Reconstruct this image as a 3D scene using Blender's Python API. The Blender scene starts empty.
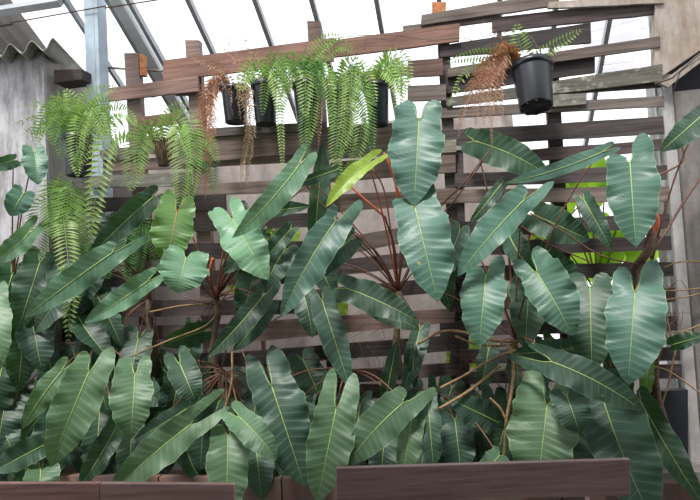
import bpy, math, random
from mathutils import Vector, Matrix, noise
random.seed(7)
C = bpy.context.scene
PI = math.pi
# ------------------------------------------------------------------ camera, sky, sun, exposure
F = 550.0
PITCH, ROLL = math.radians(2.5), math.radians(3.1)
CAM = Vector((0, 0, 1.5))
FWD = Vector((0, math.cos(PITCH), math.sin(PITCH)))
U0 = Vector((0, -math.sin(PITCH), math.cos(PITCH))); R0 = Vector((1, 0, 0))
UP = U0*math.cos(ROLL) + R0*math.sin(ROLL)
RT = R0*math.cos(ROLL) - U0*math.sin(ROLL)
cd = bpy.data.cameras.new('camera'); cam = bpy.data.objects.new('camera', cd); C.collection.objects.link(cam)
cd.sensor_width = 36; cd.lens = F/700*36; cd.clip_start = .05; cd.clip_end = 200
M = Matrix((RT, UP, -FWD)).transposed().to_4x4(); M.translation = CAM
cam.matrix_world = M
C.camera = cam
w = bpy.data.worlds.new('World'); C.world = w; w.use_nodes = True
bg = w.node_tree.nodes['Background']; bg.inputs['Color'].default_value = (.93, .965, 1, 1); bg.inputs['Strength'].default_value = 1.25
sd = bpy.data.lights.new('sun', 'SUN'); sd.energy = 3.0; sd.angle = math.radians(12); sd.color = (1, .97, .92)
sun = bpy.data.objects.new('sun', sd); C.collection.objects.link(sun)
sun.rotation_euler = Vector((-.28, -.48, 1)).to_track_quat('Z', 'Y').to_euler()
vs = C.view_settings; vs.view_transform = 'Standard'; vs.look = 'None'; vs.exposure = 0.5; vs.gamma = 1
vs.use_curve_mapping = False

# ------------------------------------------------------------------ geometry helpers
YAW = math.radians(10)
WU = Vector((math.cos(YAW), -math.sin(YAW), 0))          # along the fence, to the right
WN = Vector((-math.sin(YAW), -math.cos(YAW), 0))         # out of the fence, to the viewer
WP = Vector((0, 3.6, 0)); WZ = Vector((0, 0, 1))

def ray(x, y):
    return (FWD*F + RT*(x-350) + UP*(250-y)).normalized()

def W(x, y, off=0.0):
    """point at distance off in front of the fence plane seen at this place"""
    d = ray(x, y)
    return CAM + d*((WP + WN*off - CAM).dot(WN)/d.dot(WN))

def mpp(p):
    return (p-CAM).dot(FWD)/F

def prop(o, label=None, cat=None, group=None, kind=None):
    if label: o['label'] = label
    if cat: o['category'] = cat
    if group: o['group'] = group
    if kind: o['kind'] = kind
    return o

def empty(name, loc, label=None, cat=None, group=None, kind=None):
    o = bpy.data.objects.new(name, None); C.collection.objects.link(o)
    o.location = loc; o.empty_display_size = .1
    return prop(o, label, cat, group, kind)

def rootloc(p):
    while p.parent: p = p.parent
    return p.location.copy()

class MB:
    def __init__(s): s.v = []; s.f = []; s.uv = []; s.uv2 = []
    def add(s, vs_, fs, uv=None, uv2=None):
        b = len(s.v); s.v += [Vector(q) for q in vs_]; s.f += [tuple(i+b for i in f) for f in fs]
        s.uv += uv or [(0, 0)]*len(vs_); s.uv2 += uv2 or [(0, 0)]*len(vs_)
    def box(s, o, ax, ay, az):
        """box from corner o with edge vectors"""
        vs_ = [o, o+ax, o+ax+ay, o+ay, o+az, o+ax+az, o+ax+ay+az, o+ay+az]
        s.add(vs_, [(0, 3, 2, 1), (4, 5, 6, 7), (0, 1, 5, 4), (1, 2, 6, 5), (2, 3, 7, 6), (3, 0, 4, 7)])
    def tube(s, pts, rad, n=6, cap=True):
        pts = [Vector(p) for p in pts]; k = len(pts)
        if not isinstance(rad, (list, tuple)): rad = [rad]*k
        vs_ = []; fs = []; ref = None
        for i, p in enumerate(pts):
            t = (pts[min(i+1, k-1)]-pts[max(i-1, 0)])
            if t.length < 1e-9: t = Vector((0, 0, 1))
            t.normalize()
            if ref is None:
                ref = t.orthogonal().normalized()
            a = (ref - t*ref.dot(t))
            a = a.normalized() if a.length > 1e-6 else t.orthogonal().normalized()
            ref = a; b = t.cross(a)
            for j in range(n):
                q = 2*PI*j/n
                vs_.append(p + (a*math.cos(q)+b*math.sin(q))*rad[i])
        for i in range(k-1):
            for j in range(n):
                j2 = (j+1) % n
                fs.append((i*n+j, i*n+j2, (i+1)*n+j2, (i+1)*n+j))
        if cap:
            fs.append(tuple(range(n-1, -1, -1))); fs.append(tuple((k-1)*n+j for j in range(n)))
        s.add(vs_, fs)
    def lathe(s, base, prof, n=28, axis=Vector((0, 0, 1))):
        a = axis.orthogonal().normalized(); b = axis.cross(a)
        vs_ = []; fs = []
        for r, h in prof:
            for j in range(n):
                q = 2*PI*j/n
                vs_.append(base + axis*h + (a*math.cos(q)+b*math.sin(q))*r)
        for i in range(len(prof)-1):
            for j in range(n):
                j2 = (j+1) % n
                fs.append((i*n+j, i*n+j2, (i+1)*n+j2, (i+1)*n+j))
        s.add(vs_, fs)
    def build(s, name, mat, parent=None, smooth=False, **kw):
        L = rootloc(parent) if parent else Vector((0, 0, 0))
        if parent is None and s.v:                       # origin at the thing's own base
            L = Vector((sum(p.x for p in s.v)/len(s.v), sum(p.y for p in s.v)/len(s.v), min(p.z for p in s.v)))
        me = bpy.data.meshes.new(name)
        me.from_pydata([tuple(p-L) for p in s.v], [], s.f)
        for nm, src in (('UVMap', s.uv), ('Edge', s.uv2)):
            l = me.uv_layers.new(name=nm)
            flat = []
            for lp in me.loops: flat += src[lp.vertex_index]
            l.data.foreach_set('uv', flat)
        if smooth: me.polygons.foreach_set('use_smooth', [True]*len(me.polygons))
        me.materials.append(mat); me.update()
        o = bpy.data.objects.new(name, me); C.collection.objects.link(o)
        if parent: o.parent = parent
        else: o.location = L
        return prop(o, **kw)

def bez(a, b, c, t): return a*(1-t)**2 + b*2*t*(1-t) + c*t*t
def bezpts(a, b, c, n): return [bez(a, b, c, i/(n-1)) for i in range(n)]
def spline(pts, n):
    """catmull-rom, evenly spaced along its length"""
    raw = spline_raw(pts, max(60, n)); acc = [0]
    for i in range(1, len(raw)): acc.append(acc[-1]+(raw[i]-raw[i-1]).length)
    out = []; k = 0
    for i in range(n):
        g = acc[-1]*i/(n-1)
        while k < len(raw)-2 and acc[k+1] < g: k += 1
        d = acc[k+1]-acc[k]
        out.append(raw[k].lerp(raw[k+1], (g-acc[k])/d if d > 1e-9 else 0))
    return out
def spline_raw(pts, n):
    P = [pts[0]*2-pts[1]] + list(pts) + [pts[-1]*2-pts[-2]]
    out = []; m = len(pts)-1
    for i in range(n):
        g = i/(n-1)*m; k = min(int(g), m-1); t = g-k
        a, b, c, d = P[k], P[k+1], P[k+2], P[k+3]
        out.append((b*2 + (c-a)*t + (a*2-b*5+c*4-d)*t*t + (b*3-a-c*3+d)*t**3)*.5)
    return out

# ------------------------------------------------------------------ materials
class N:
    def __init__(s, name):
        s.m = bpy.data.materials.new(name); s.m.use_nodes = True; s.t = s.m.node_tree
        s.b = s.t.nodes['Principled BSDF']; s.out = s.t.nodes['Material Output']
    def n(s, ty, **kw):
        x = s.t.nodes.new(ty)
        for k, v in kw.items(): setattr(x, k, v)
        return x
    def l(s, a, b): s.t.links.new(a, b)
    def math(s, op, a, b=None, c=None):
        x = s.n('ShaderNodeMath', operation=op)
        for i, q in enumerate((a, b, c)):
            if q is None: continue
            if isinstance(q, (int, float)): x.inputs[i].default_value = q
            else: s.l(q, x.inputs[i])
        return x.outputs[0]
    def mix(s, f, a, b, mode='MIX'):
        x = s.n('ShaderNodeMix', data_type='RGBA', blend_type=mode)
        for i, q in ((0, f), (6, a), (7, b)):
            if isinstance(q, (int, float)): x.inputs[i].default_value = q
            elif isinstance(q, tuple): x.inputs[i].default_value = (*q, 1)
            else: s.l(q, x.inputs[i])
        return x.outputs[2]
    def noise(s, scale, detail=4, vec=None, rough=.55):
        x = s.n('ShaderNodeTexNoise'); x.inputs['Scale'].default_value = scale
        x.inputs['Detail'].default_value = detail; x.inputs['Roughness'].default_value = rough
        if vec is not None: s.l(vec, x.inputs['Vector'])
        return x.outputs[0]
    def ramp(s, f, stops):
        x = s.n('ShaderNodeValToRGB'); e = x.color_ramp.elements
        while len(e) < len(stops): e.new(.5)
        for i, (p, c) in enumerate(stops):
            e[i].position = p; e[i].color = (*c, 1)
        s.l(f, x.inputs[0]); return x.outputs[0]
    def objco(s, scale=(1, 1, 1), rotz=0):
        tc = s.n('ShaderNodeTexCoord'); mp = s.n('ShaderNodeMapping', vector_type='POINT')
        mp.inputs['Rotation'].default_value = (0, 0, rotz)
        s.l(tc.outputs['Object'], mp.inputs[0])
        m2 = s.n('ShaderNodeMapping'); m2.inputs['Scale'].default_value = scale
        s.l(mp.outputs[0], m2.inputs[0])
        return m2.outputs[0]
    def bump(s, h, st=.3, dist=.01):
        x = s.n('ShaderNodeBump'); x.inputs['Strength'].default_value = st; x.inputs['Distance'].default_value = dist
        s.l(h, x.inputs['Height']); s.l(x.outputs[0], s.b.inputs['Normal'])
    def rnd(s): return s.n('ShaderNodeObjectInfo').outputs['Random']

def wood(name, dark, light, rough=.75, spots=None, bump=.5):
    m = N(name)
    co = m.objco((1.2, 6, 26), YAW)
    r = m.rnd()
    off = m.n('ShaderNodeVectorMath', operation='ADD'); m.l(co, off.inputs[0])
    cmb = m.n('ShaderNodeCombineXYZ'); m.l(m.math('MULTIPLY', r, 40), cmb.inputs[0]); m.l(m.math('MULTIPLY', r, 17), cmb.inputs[2]); m.l(cmb.outputs[0], off.inputs[1])
    g = m.noise(2.2, 8, off.outputs[0], .65)
    col = m.ramp(g, [(.32, dark), (.7, light)])
    val = m.n('ShaderNodeHueSaturation'); m.l(col, val.inputs['Color'])
    m.l(m.math('ADD', m.math('MULTIPLY', r, .7), .62), val.inputs['Value'])
    m.l(m.math('ADD', m.math('MULTIPLY', m.math('FRACT', m.math('MULTIPLY', r, 7.3)), .5), .7), val.inputs['Saturation'])
    col = val.outputs[0]
    if spots:
        n2 = m.noise(9, 6, m.objco((1, 1, 2), YAW), .7)
        col = m.mix(m.ramp(n2, [(.54, (0, 0, 0)), (.68, (1, 1, 1))]), col, spots)
    m.l(col, m.b.inputs['Base Color']); m.b.inputs['Roughness'].default_value = rough
    m.bump(g, bump, .006)
    return m.m

def plain(name, col, rough=.5, metal=0, var=.15, scale=20, bump=.1):
    m = N(name); n = m.noise(scale, 5, m.objco())
    lo = tuple(c*(1-var) for c in col); hi = tuple(min(1, c*(1+var)) for c in col)
    m.l(m.ramp(n, [(.3, lo), (.7, hi)]), m.b.inputs['Base Color'])
    m.b.inputs['Roughness'].default_value = rough; m.b.inputs['Metallic'].default_value = metal
    if bump: m.bump(n, bump, .004)
    return m.m

def concrete(name, a, b, stain, streak=True, stain_amt=.5):
    m = N(name)
    n1 = m.noise(4, 8, m.objco((1, 1, .6)), .65); n2 = m.noise(30, 6, m.objco())
    col = m.ramp(n1, [(.3, a), (.65, b)])
    s = m.noise(5, 7, m.objco((1.8, 1.8, .4)), .75)
    col = m.mix(m.math('MULTIPLY', m.ramp(s, [(.45, (0, 0, 0)), (.62, (1, 1, 1))]), stain_amt), col, stain)
    col = m.mix(m.math('MULTIPLY', n2, .35), col, (.12, .11, .10))
    m.l(col, m.b.inputs['Base Color']); m.b.inputs['Roughness'].default_value = .9
    m.bump(m.math('ADD', n1, m.math('MULTIPLY', n2, .4)), .5, .012)
    return m.m

def leafmat(name, base, base2, vein, trans, rough=.38, tw=.25, spots=True, nv=13):
    m = N(name)
    uv = m.n('ShaderNodeUVMap', uv_map='UVMap'); sp = m.n('ShaderNodeSeparateXYZ'); m.l(uv.outputs[0], sp.inputs[0])
    ed = m.n('ShaderNodeUVMap', uv_map='Edge'); es = m.n('ShaderNodeSeparateXYZ'); m.l(ed.outputs[0], es.inputs[0])
    ax = m.math('ABSOLUTE', sp.outputs[0])
    ph = m.math('MULTIPLY', m.math('SUBTRACT', sp.outputs[1], m.math('MULTIPLY', ax, .10)), nv)
    fr = m.math('ABSOLUTE', m.math('SUBTRACT', m.math('FRACT', ph), .5))        # 0 at the vein
    v1 = m.ramp(fr, [(0, (1, 1, 1)), (.07, (0, 0, 0))])
    v1 = m.math('MULTIPLY', v1, m.math('SUBTRACT', .62, m.math('MULTIPLY', ax, .55)))
    ph2 = m.math('MULTIPLY', ph, 4); fr2 = m.math('ABSOLUTE', m.math('SUBTRACT', m.math('FRACT', ph2), .5))
    co = m.objco()
    n1 = m.noise(7, 5, co); r = m.rnd()
    col = m.mix(m.ramp(n1, [(.35, (0, 0, 0)), (.7, (1, 1, 1))]), base, base2)
    hs = m.n('ShaderNodeHueSaturation'); m.l(col, hs.inputs['Color'])
    m.l(m.math('ADD', m.math('MULTIPLY', r, .45), .78), hs.inputs['Value'])
    m.l(m.math('ADD', m.math('MULTIPLY', m.math('FRACT', m.math('MULTIPLY', r, 9.7)), .035), .483), hs.inputs['Hue'])
    col = hs.outputs[0]
    col = m.mix(m.math('MULTIPLY', m.ramp(fr2, [(0, (1, 1, 1)), (.2, (0, 0, 0))]), .12), col, vein)
    col = m.mix(v1, col, vein)
    col = m.mix(m.math('MULTIPLY', m.ramp(es.outputs[0], [(.955, (0, 0, 0)), (.99, (1, 1, 1))]), .6), col, vein)
    if spots:
        n3 = m.noise(16, 3, co)
        col = m.mix(m.math('MULTIPLY', m.ramp(n3, [(.73, (0, 0, 0)), (.76, (1, 1, 1))]), .75), col, (.42, .38, .12))
    m.l(col, m.b.inputs['Base Color'])
    m.b.inputs['Roughness'].default_value = rough
    m.b.inputs['Specular IOR Level'].default_value = .55
    tr = m.n('ShaderNodeBsdfTranslucent'); tr.inputs[0].default_value = (*trans, 1)
    mx = m.n('ShaderNodeMixShader'); mx.inputs[0].default_value = tw
    m.l(m.b.outputs[0], mx.inputs[1]); m.l(tr.outputs[0], mx.inputs[2]); m.l(mx.outputs[0], m.out.inputs[0])
    m.bump(m.math('ADD', fr, m.math('MULTIPLY', fr2, .25)), .35, .004)
    return m.m

def frondmat(name, a, b, trans, tw=.3):
    m = N(name); n = m.noise(14, 3, m.objco()); r = m.rnd()
    col = m.mix(n, a, b)
    hs = m.n('ShaderNodeHueSaturation'); m.l(col, hs.inputs['Color']); m.l(m.math('ADD', m.math('MULTIPLY', r, .5), .75), hs.inputs['Value'])
    m.l(hs.outputs[0], m.b.inputs['Base Color']); m.b.inputs['Roughness'].default_value = .5
    tr = m.n('ShaderNodeBsdfTranslucent'); tr.inputs[0].default_value = (*trans, 1)
    mx = m.n('ShaderNodeMixShader'); mx.inputs[0].default_value = tw
    m.l(m.b.outputs[0], mx.inputs[1]); m.l(tr.outputs[0], mx.inputs[2]); m.l(mx.outputs[0], m.out.inputs[0])
    return m.m

MAT = dict(
    red=wood('wood red brown', (.11, .055, .042), (.27, .155, .122)),
    grey=wood('wood weathered', (.085, .060, .050), (.27, .205, .175)),
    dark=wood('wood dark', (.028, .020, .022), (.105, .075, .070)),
    lichen=wood('wood with lichen', (.10, .09, .075), (.26, .24, .20), spots=(.42, .43, .36)),
    rust=plain('orange wood', (.42, .16, .06), .8, var=.4, scale=30),
    bench=wood('bench stained wood', (.27, .15, .13), (.56, .35, .31), .42, bump=.2),
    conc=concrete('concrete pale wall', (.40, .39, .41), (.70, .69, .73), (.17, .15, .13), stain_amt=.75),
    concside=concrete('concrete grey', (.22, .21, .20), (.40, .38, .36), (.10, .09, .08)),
    stained=concrete('stained plaster', (.36, .28, .22), (.62, .56, .52), (.27, .19, .13), stain_amt=.75),
    column=concrete('column concrete', (.15, .135, .125), (.32, .295, .28), (.07, .06, .055)),
    white=concrete('white painted edge', (.52, .50, .50), (.72, .71, .72), (.25, .21, .18), stain_amt=.35),
    backw=concrete('pinkish render', (.42, .35, .33), (.60, .52, .50), (.25, .21, .20), stain_amt=.4),
    paving=concrete('paving', (.10, .09, .085), (.2, .19, .175), (.06, .05, .045)),
    planter=concrete('rusty planter', (.08, .055, .05), (.20, .14, .125), (.40, .15, .07), stain_amt=.45),
    fibre=concrete('fibre cement', (.24, .235, .21), (.42, .41, .37), (.12, .12, .09)),
    sheet=plain('grey roof sheet', (.33, .31, .31), .6, var=.15, scale=4),
    lav=plain('pale roof sheet', (.62, .60, .66), .6, var=.08, scale=4),
    steel=plain('galvanised steel', (.30, .31, .33), .45, .3, .1, 15, .05),
    paint=plain('blue grey paint', (.38, .46, .53), .5, 0, .15, 12, .1),
    pale=plain('pale steel', (.58, .60, .61), .45, .2, .08, 15, .05),
    pot=plain('black plastic', (.012, .014, .020), .32, 0, .2, 10, .02),
    soil=plain('soil and roots', (.10, .07, .045), .95, 0, .5, 60, .8),
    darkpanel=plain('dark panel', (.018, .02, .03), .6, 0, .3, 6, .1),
    wire=plain('wire', (.10, .08, .07), .6),
    greenbit=plain('green plastic', (.02, .45, .16), .4),
    stripes=plain('red paint', (.6, .12, .13), .5),
    petiole=plain('petiole red brown', (.16, .07, .045), .5, 0, .35, 25, .1),
    petred=plain('petiole orange red', (.50, .12, .055), .45, 0, .2, 25, .1),
    petgreen=plain('petiole olive', (.16, .17, .06), .5, 0, .3, 25, .1),
    stemtan=plain('stem tan', (.30, .19, .085), .6, 0, .4, 40, .3),
    stembrown=plain('stem brown', (.14, .09, .06), .8, 0, .45, 50, .8),
    rib=plain('leaf rib pale green', (.36, .50, .16), .45, 0, .15, 20, 0),
    ribred=plain('leaf rib orange', (.45, .26, .08), .45, 0, .15, 20, 0),
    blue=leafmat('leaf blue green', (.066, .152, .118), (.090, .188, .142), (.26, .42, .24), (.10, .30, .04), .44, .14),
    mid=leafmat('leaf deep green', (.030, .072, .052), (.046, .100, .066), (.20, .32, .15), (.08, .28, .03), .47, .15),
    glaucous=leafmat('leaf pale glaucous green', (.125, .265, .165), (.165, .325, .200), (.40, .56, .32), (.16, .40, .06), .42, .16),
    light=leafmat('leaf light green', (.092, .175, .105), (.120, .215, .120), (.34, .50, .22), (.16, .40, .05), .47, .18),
    fresh=leafmat('leaf fresh green', (.11, .25, .075), (.15, .31, .09), (.38, .55, .18), (.30, .60, .05), .40, .30),
    yellow=leafmat('leaf yellow green', (.36, .50, .06), (.48, .60, .09), (.60, .70, .25), (.60, .75, .05), .42, .35, spots=False),
    backlit=leafmat('leaf thin backlit', (.18, .34, .04), (.26, .44, .05), (.4, .55, .1), (.40, .66, .05), .45, .6, spots=False),
    fern=frondmat('fern green', (.19, .34, .08), (.31, .49, .15), (.28, .48, .08)),
    fernd=frondmat('fern deep green', (.09, .21, .06), (.15, .31, .09), (.15, .40, .05)),
    fernl=frondmat('fern pale green', (.34, .50, .15), (.48, .64, .26), (.38, .58, .14)),
    dry=frondmat('dry fern', (.36, .18, .105), (.60, .36, .24), (.5, .22, .06), .25),
    drytan=frondmat('dry fern tan', (.30, .21, .12), (.50, .38, .22), (.4, .28, .1), .2),
    twig=plain('dry twig', (.18, .11, .07), .8),
)

# ------------------------------------------------------------------ setting
GZ = 0.0
f = MB(); f.box(Vector((-6, -3, -.1)), Vector((12, 0, 0)), Vector((0, 14, 0)), Vector((0, 0, .1)))
f.build('floor', MAT['paving'], kind='structure')

m = MB(); m.box(Vector((-6, -3, 3.3)), Vector((12, 0, 0)), Vector((0, 4.4, .25)), Vector((0, 0, .06)))
m.build('ceiling_blocker', MAT['sheet'], kind='structure')  # unseen opaque roof over the camera, added to cut sky light from the front
m = MB(); m.box(Vector((-6, -3.1, 0)), Vector((12, 0, 0)), Vector((0, .1, 0)), Vector((0, 0, 3.3)))
m.build('wall_blocker', MAT['concside'], kind='structure')  # unseen wall behind the camera, added to lower the ambient light
def slabpx(mb, x0, yt0, yb0, x1, yt1, yb1, off, th):
    """a board whose front face has these four seen corners, thickness th behind it"""
    a, b, c, d = W(x0, yb0, off), W(x1, yb1, off), W(x1, yt1, off), W(x0, yt0, off)
    k = -WN*th
    mb.add([a, b, c, d, a+k, b+k, c+k, d+k], [(0, 1, 2, 3), (5, 4, 7, 6), (1, 5, 6, 2), (4, 0, 3, 7), (3, 2, 6, 7), (4, 5, 1, 0)])

# rendered wall far behind the slats
m = MB(); a = W(60, 118, -1.0); b = W(512, 108, -1.0)
a.z = min(a.z, b.z)
m.box(Vector((a.x, a.y, 0)), Vector((b.x-a.x, b.y-a.y, 0)), -WN*.12, Vector((0, 0, a.z)))
m.build('wall_back', MAT['backw'], kind='structure')
m = MB(); a = W(430, 262, -1.6); b = W(720, 262, -1.6)
m.box(Vector((a.x, a.y, 0)), Vector((b.x-a.x, b.y-a.y, 0)), -WN*.12, Vector((0, 0, W(600, 372, -1.6).z)))
m.build('wall_back_low', MAT['concside'], kind='structure')

# left hut: concrete wall with a receding side
wl = empty('wall_left', Vector((W(20, 300, .15).x, W(20, 300, .15).y, 0)), kind='structure')
c0 = W(45, 120, .15); top = W(45, 50, .15).z
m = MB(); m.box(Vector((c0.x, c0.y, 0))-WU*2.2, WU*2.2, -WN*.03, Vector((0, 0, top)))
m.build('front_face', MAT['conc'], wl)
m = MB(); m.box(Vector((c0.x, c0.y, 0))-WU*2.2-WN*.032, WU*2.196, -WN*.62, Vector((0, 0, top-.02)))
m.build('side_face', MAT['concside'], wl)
# plank end under the eave
m = MB(); slabpx(m, 54, 70, 83, 82, 69, 79, .12, .14)
m.build('eave_beam', MAT['dark'], wl)
# corrugated roof
fr = W(54, 43, .32); bk = W(90, 80, -.75)
d1 = bk-fr; d1 -= WU*d1.dot(WU)
m = MB(); nx, ny = 130, 8; vs_ = []; fs = []
lamb = .166
nn = WU.cross(d1).normalized(); nn = nn if nn.z > 0 else -nn
for s in (0, 1):
    for j in range(ny+1):
        for i in range(nx+1):
            u = 1.6*i/nx; h = .036*math.cos(2*PI*u/lamb)
            sl = (bk-fr).dot(WU)*j/ny
            vs_.append(fr + d1*(j/ny) + WU*(sl-u*1) + nn*(h - s*.007))
K = (nx+1)*(ny+1)
for j in range(ny):
    for i in range(nx):
        q = j*(nx+1)+i
        fs += [(q, q+1, q+nx+2, q+nx+1), (K+q, K+q+nx+1, K+q+nx+2, K+q+1)]
for i in range(nx):
    fs += [(i, K+i, K+i+1, i+1)]
for j in range(ny):
    q = j*(nx+1); fs += [(q, q+nx+1, K+q+nx+1, K+q)]
m.add(vs_, fs); m.build('corrugated_roof', MAT['fibre'], wl, True, label='lichen-stained wavy fibre cement roofing sheet')

# right: concrete column, stained plaster above, hollow beside it
wr = empty('wall_right', Vector((W(690, 300, .05).x, W(690, 300, .05).y, 0)), kind='structure')
cx = W(664, 120, .02)
m = MB(); m.box(Vector((cx.x, cx.y, 0)), WU*.058, -WN*.25, Vector((0, 0, W(664, 78, .02).z+.02)))
m.build('painted_edge', MAT['white'], wr)
m = MB(); o_ = Vector((cx.x, cx.y, 0))+WU*.0585+WN*.03
zc = W(690, 90, .05).z
m.box(o_, WU*1.3, -WN*.3, Vector((0, 0, zc)))
m.build('column', MAT['column'], wr)
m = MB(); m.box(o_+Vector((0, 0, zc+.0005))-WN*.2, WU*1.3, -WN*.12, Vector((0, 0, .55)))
m.build('hollow_back', MAT['darkpanel'], wr)  # near-black sheet, the shade inside the hollow is put into its colour
m = MB()
p = [W(655, 81, .04), W(700, 50, .04), W(760, 8, .04), W(760, -120, .04), W(650, -120, .04), W(655, 0, .04)]
k = -WN*.07
n_ = len(p)
m.add(p+[q+k for q in p], [tuple(range(n_)), tuple(range(2*n_-1, n_-1, -1))]+[(i, i+n_, (i+1) % n_+n_, (i+1) % n_) for i in range(n_)])
m.build('plaster_panel', MAT['stained'], wr)
m = MB(); p0, p1, p2, p3 = W(660, 83, .07), W(760, 10, .07), W(760, 17, .07), W(668, 87, .07)
p4, p5 = W(673, 118, .06), W(663, 118, .06)
m.add([p0, p1, p2, p3, p0-WN*-.0+k*.4, p1+k*.4, p2+k*.4, p3+k*.4], [(0, 3, 2, 1), (0, 1, 5, 4), (3, 7, 6, 2), (0, 4, 7, 3), (1, 2, 6, 5)])
m.build('lintel_edge', MAT['stained'], wr)
m = MB(); m.tube([W(655, 84, .1), W(672, 78, .1), W(690, 62, .1), W(712, 44, .1)], .006, 6)
m.tube([W(673, 92, .1), W(680, 72, .1), W(700, 58, .1)], .004, 5)
m.build('cable', MAT['wire'], wr, True)
# dark box beside the column at the foot
m = MB(); slabpx(m, 640, 392, 468, 688, 390, 470, .1, .06)
m.build('dark_board', MAT['darkpanel'], None, label='dark navy board leaning at the foot of the concrete column', cat='board')
m = MB(); slabpx(m, 640, 474, 520, 760, 470, 525, .22, .3)
m.build('trim_1', MAT['concside'], kind='structure')

# planter kerb between the benches
pk = empty('planter_kerb', Vector((W(350, 480, .6).x, W(350, 480, .6).y, 0)), 'low brown planter kerb with orange rust patches seen between the two benches', 'planter')
a = W(-60, 470, .40); b = W(720, 475, .40); zt = W(300, 479, .40).z
L_ = Vector((b.x-a.x, b.y-a.y, 0)); nseg = 6
for i in range(nseg):
    m = MB(); m.box(Vector((a.x, a.y, 0))+L_*(i/nseg)+L_*.001, L_*(1/nseg-.002), -WN*.05, Vector((0, 0, zt)))
    m.build('board', MAT['planter'], pk)
m = MB(); m.box(Vector((a.x, a.y, 0))-WN*.06, L_, -WN*.4, Vector((0, 0, zt-.12)))
m.build('soil', MAT['soil'], pk)

# ceiling: sloping steel roof frame that comes down behind the fence
Q = W(210, 52, -.35); RV = ray(490, 650)
RN = WU.cross(RV).normalized()
def RP(x, y, lift=0):
    d = ray(x, y); return CAM + d*((Q+RN*lift-CAM).dot(RN)/d.dot(RN))
cl = empty('ceiling', Q.copy(), kind='structure')
RNu = RN if RN.z > 0 else -RN
def rafter(x, wpx, depth, mat, up=1.2, down=1.9, y=0, label=None):
    p = RP(x, y); wd = wpx*mpp(p)
    m = MB(); s = p - RV*up - WU*wd*.5
    m.box(s, RV*(up+down), WU*wd, RNu*depth)
    o = m.build('rafter', mat, cl)
    if label: o['label'] = label
for x in (63, 187, 254, 311, 376, 439, 500, 557, 614, 680):
    rafter(x, 4.6 if x > 100 else 3.5, .05, MAT['steel'], down=.75 if x in (439, 500, 557, 680) else 1.7)
rafter(127, 4, .05, MAT['steel'])
rafter(114, 12, .09, MAT['pale'], label='wide pale steel rafter')
rafter(106, 4, .06, MAT['steel'])
def purlin(x0, y0, x1, y1, r, mat, lift=.0):
    m = MB(); m.tube([RP(x0, y0, 0)-RNu*lift, RP(x1, y1, 0)-RNu*lift], r, 6); m.build('purlin', mat, cl, True)
purlin(10, 23, 106, 6, .005, MAT['stembrown']); purlin(105, 8, 175, -3, .005, MAT['stembrown'])
m = MB(); pA, pB = RP(-40, 12), RP(60, -4); dd = (pB-pA)
m.box(pA-RNu*.06, dd, RV*.05, RNu*.06); m.build('purlin', MAT['steel'], cl)
# grey opaque roof sheet on the left part of it, with ribs
pr = RP(8, 6, 0)+RNu*.055
m = MB(); nx = 60; vs_ = []; fs = []
for j in (0, 1):
    for i in range(nx+1):
        vs_.append(pr + RV*(j*1.9-.05) - WU*(1.5*i/nx) + RNu*(.012*math.cos(2*PI*i/4)))
for i in range(nx): fs.append((i, i+1, nx+2+i, nx+1+i))
m.add(vs_, fs); m.build('roof_sheet', MAT['sheet'], cl, label='opaque grey roof sheet')
purlin(-20, 27, 14, 22, .008, MAT['dark'], .03)
# pale lavender sheets beyond the right rafters
for i, (x0, yt0, yb0, x1, yt1, yb1) in enumerate([(584, 22, 34, 652, 6, 16), (584, 34, 44, 646, 18, 28), (584, 44, 60, 640, 29, 43), (600, 62, 66, 634, 58, 62), (596, 69, 74, 637, 64, 69)]):
    m = MB(); slabpx(m, x0, yt0, yb0-.6, x1, yt1, yb1-.6, -1.5+.02*i, .02)
    m.build('roof_sheet', MAT['lav'], cl)
# far pale rooftops in the gap between planks
m = MB(); slabpx(m, 398, 56, 70, 444, 46, 66, -3.0, .1)
m.build('far_wall', MAT['lav'], cl)

# steel post, left
m = MB(); a = W(87, 100, .02); 
hh = 4.6
m.box(Vector((a.x, a.y, 0)), WU*.075, -WN*.012, Vector((0, 0, hh)))
m.box(Vector((a.x, a.y, 0))+WU*.077, WU*.03, -WN*.11, Vector((0, 0, hh)))
m.box(Vector((a.x, a.y, 0))-WN*.10, WU*.075, -WN*.012, Vector((0, 0, hh)))
m.build('steel_post', MAT['paint'], label='upright blue-grey painted steel post beside the corrugated roof', cat='post')
# aluminium post, right
m = MB(); a = W(655, 60, -.04)
m.box(Vector((a.x, a.y, 0)), WU*.05, -WN*.04, Vector((0, 0, 3.7)))
m.box(Vector((a.x, a.y, 0))-WU*.012-WN*.01, WU*.0118, -WN*.02, Vector((0, 0, 3.7)))
m.build('metal_upright', MAT['pale'], label='pale metal upright between the slats and the right column', cat='post')
# pipe
m = MB(); m.tube([W(104, 67.5, -.1), W(170, 71.5, -.1)], .009, 8)
m.build('pipe', MAT['lichen'], None, True, label='thin pale pipe running behind the top left fence post', cat='pipe')

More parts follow.
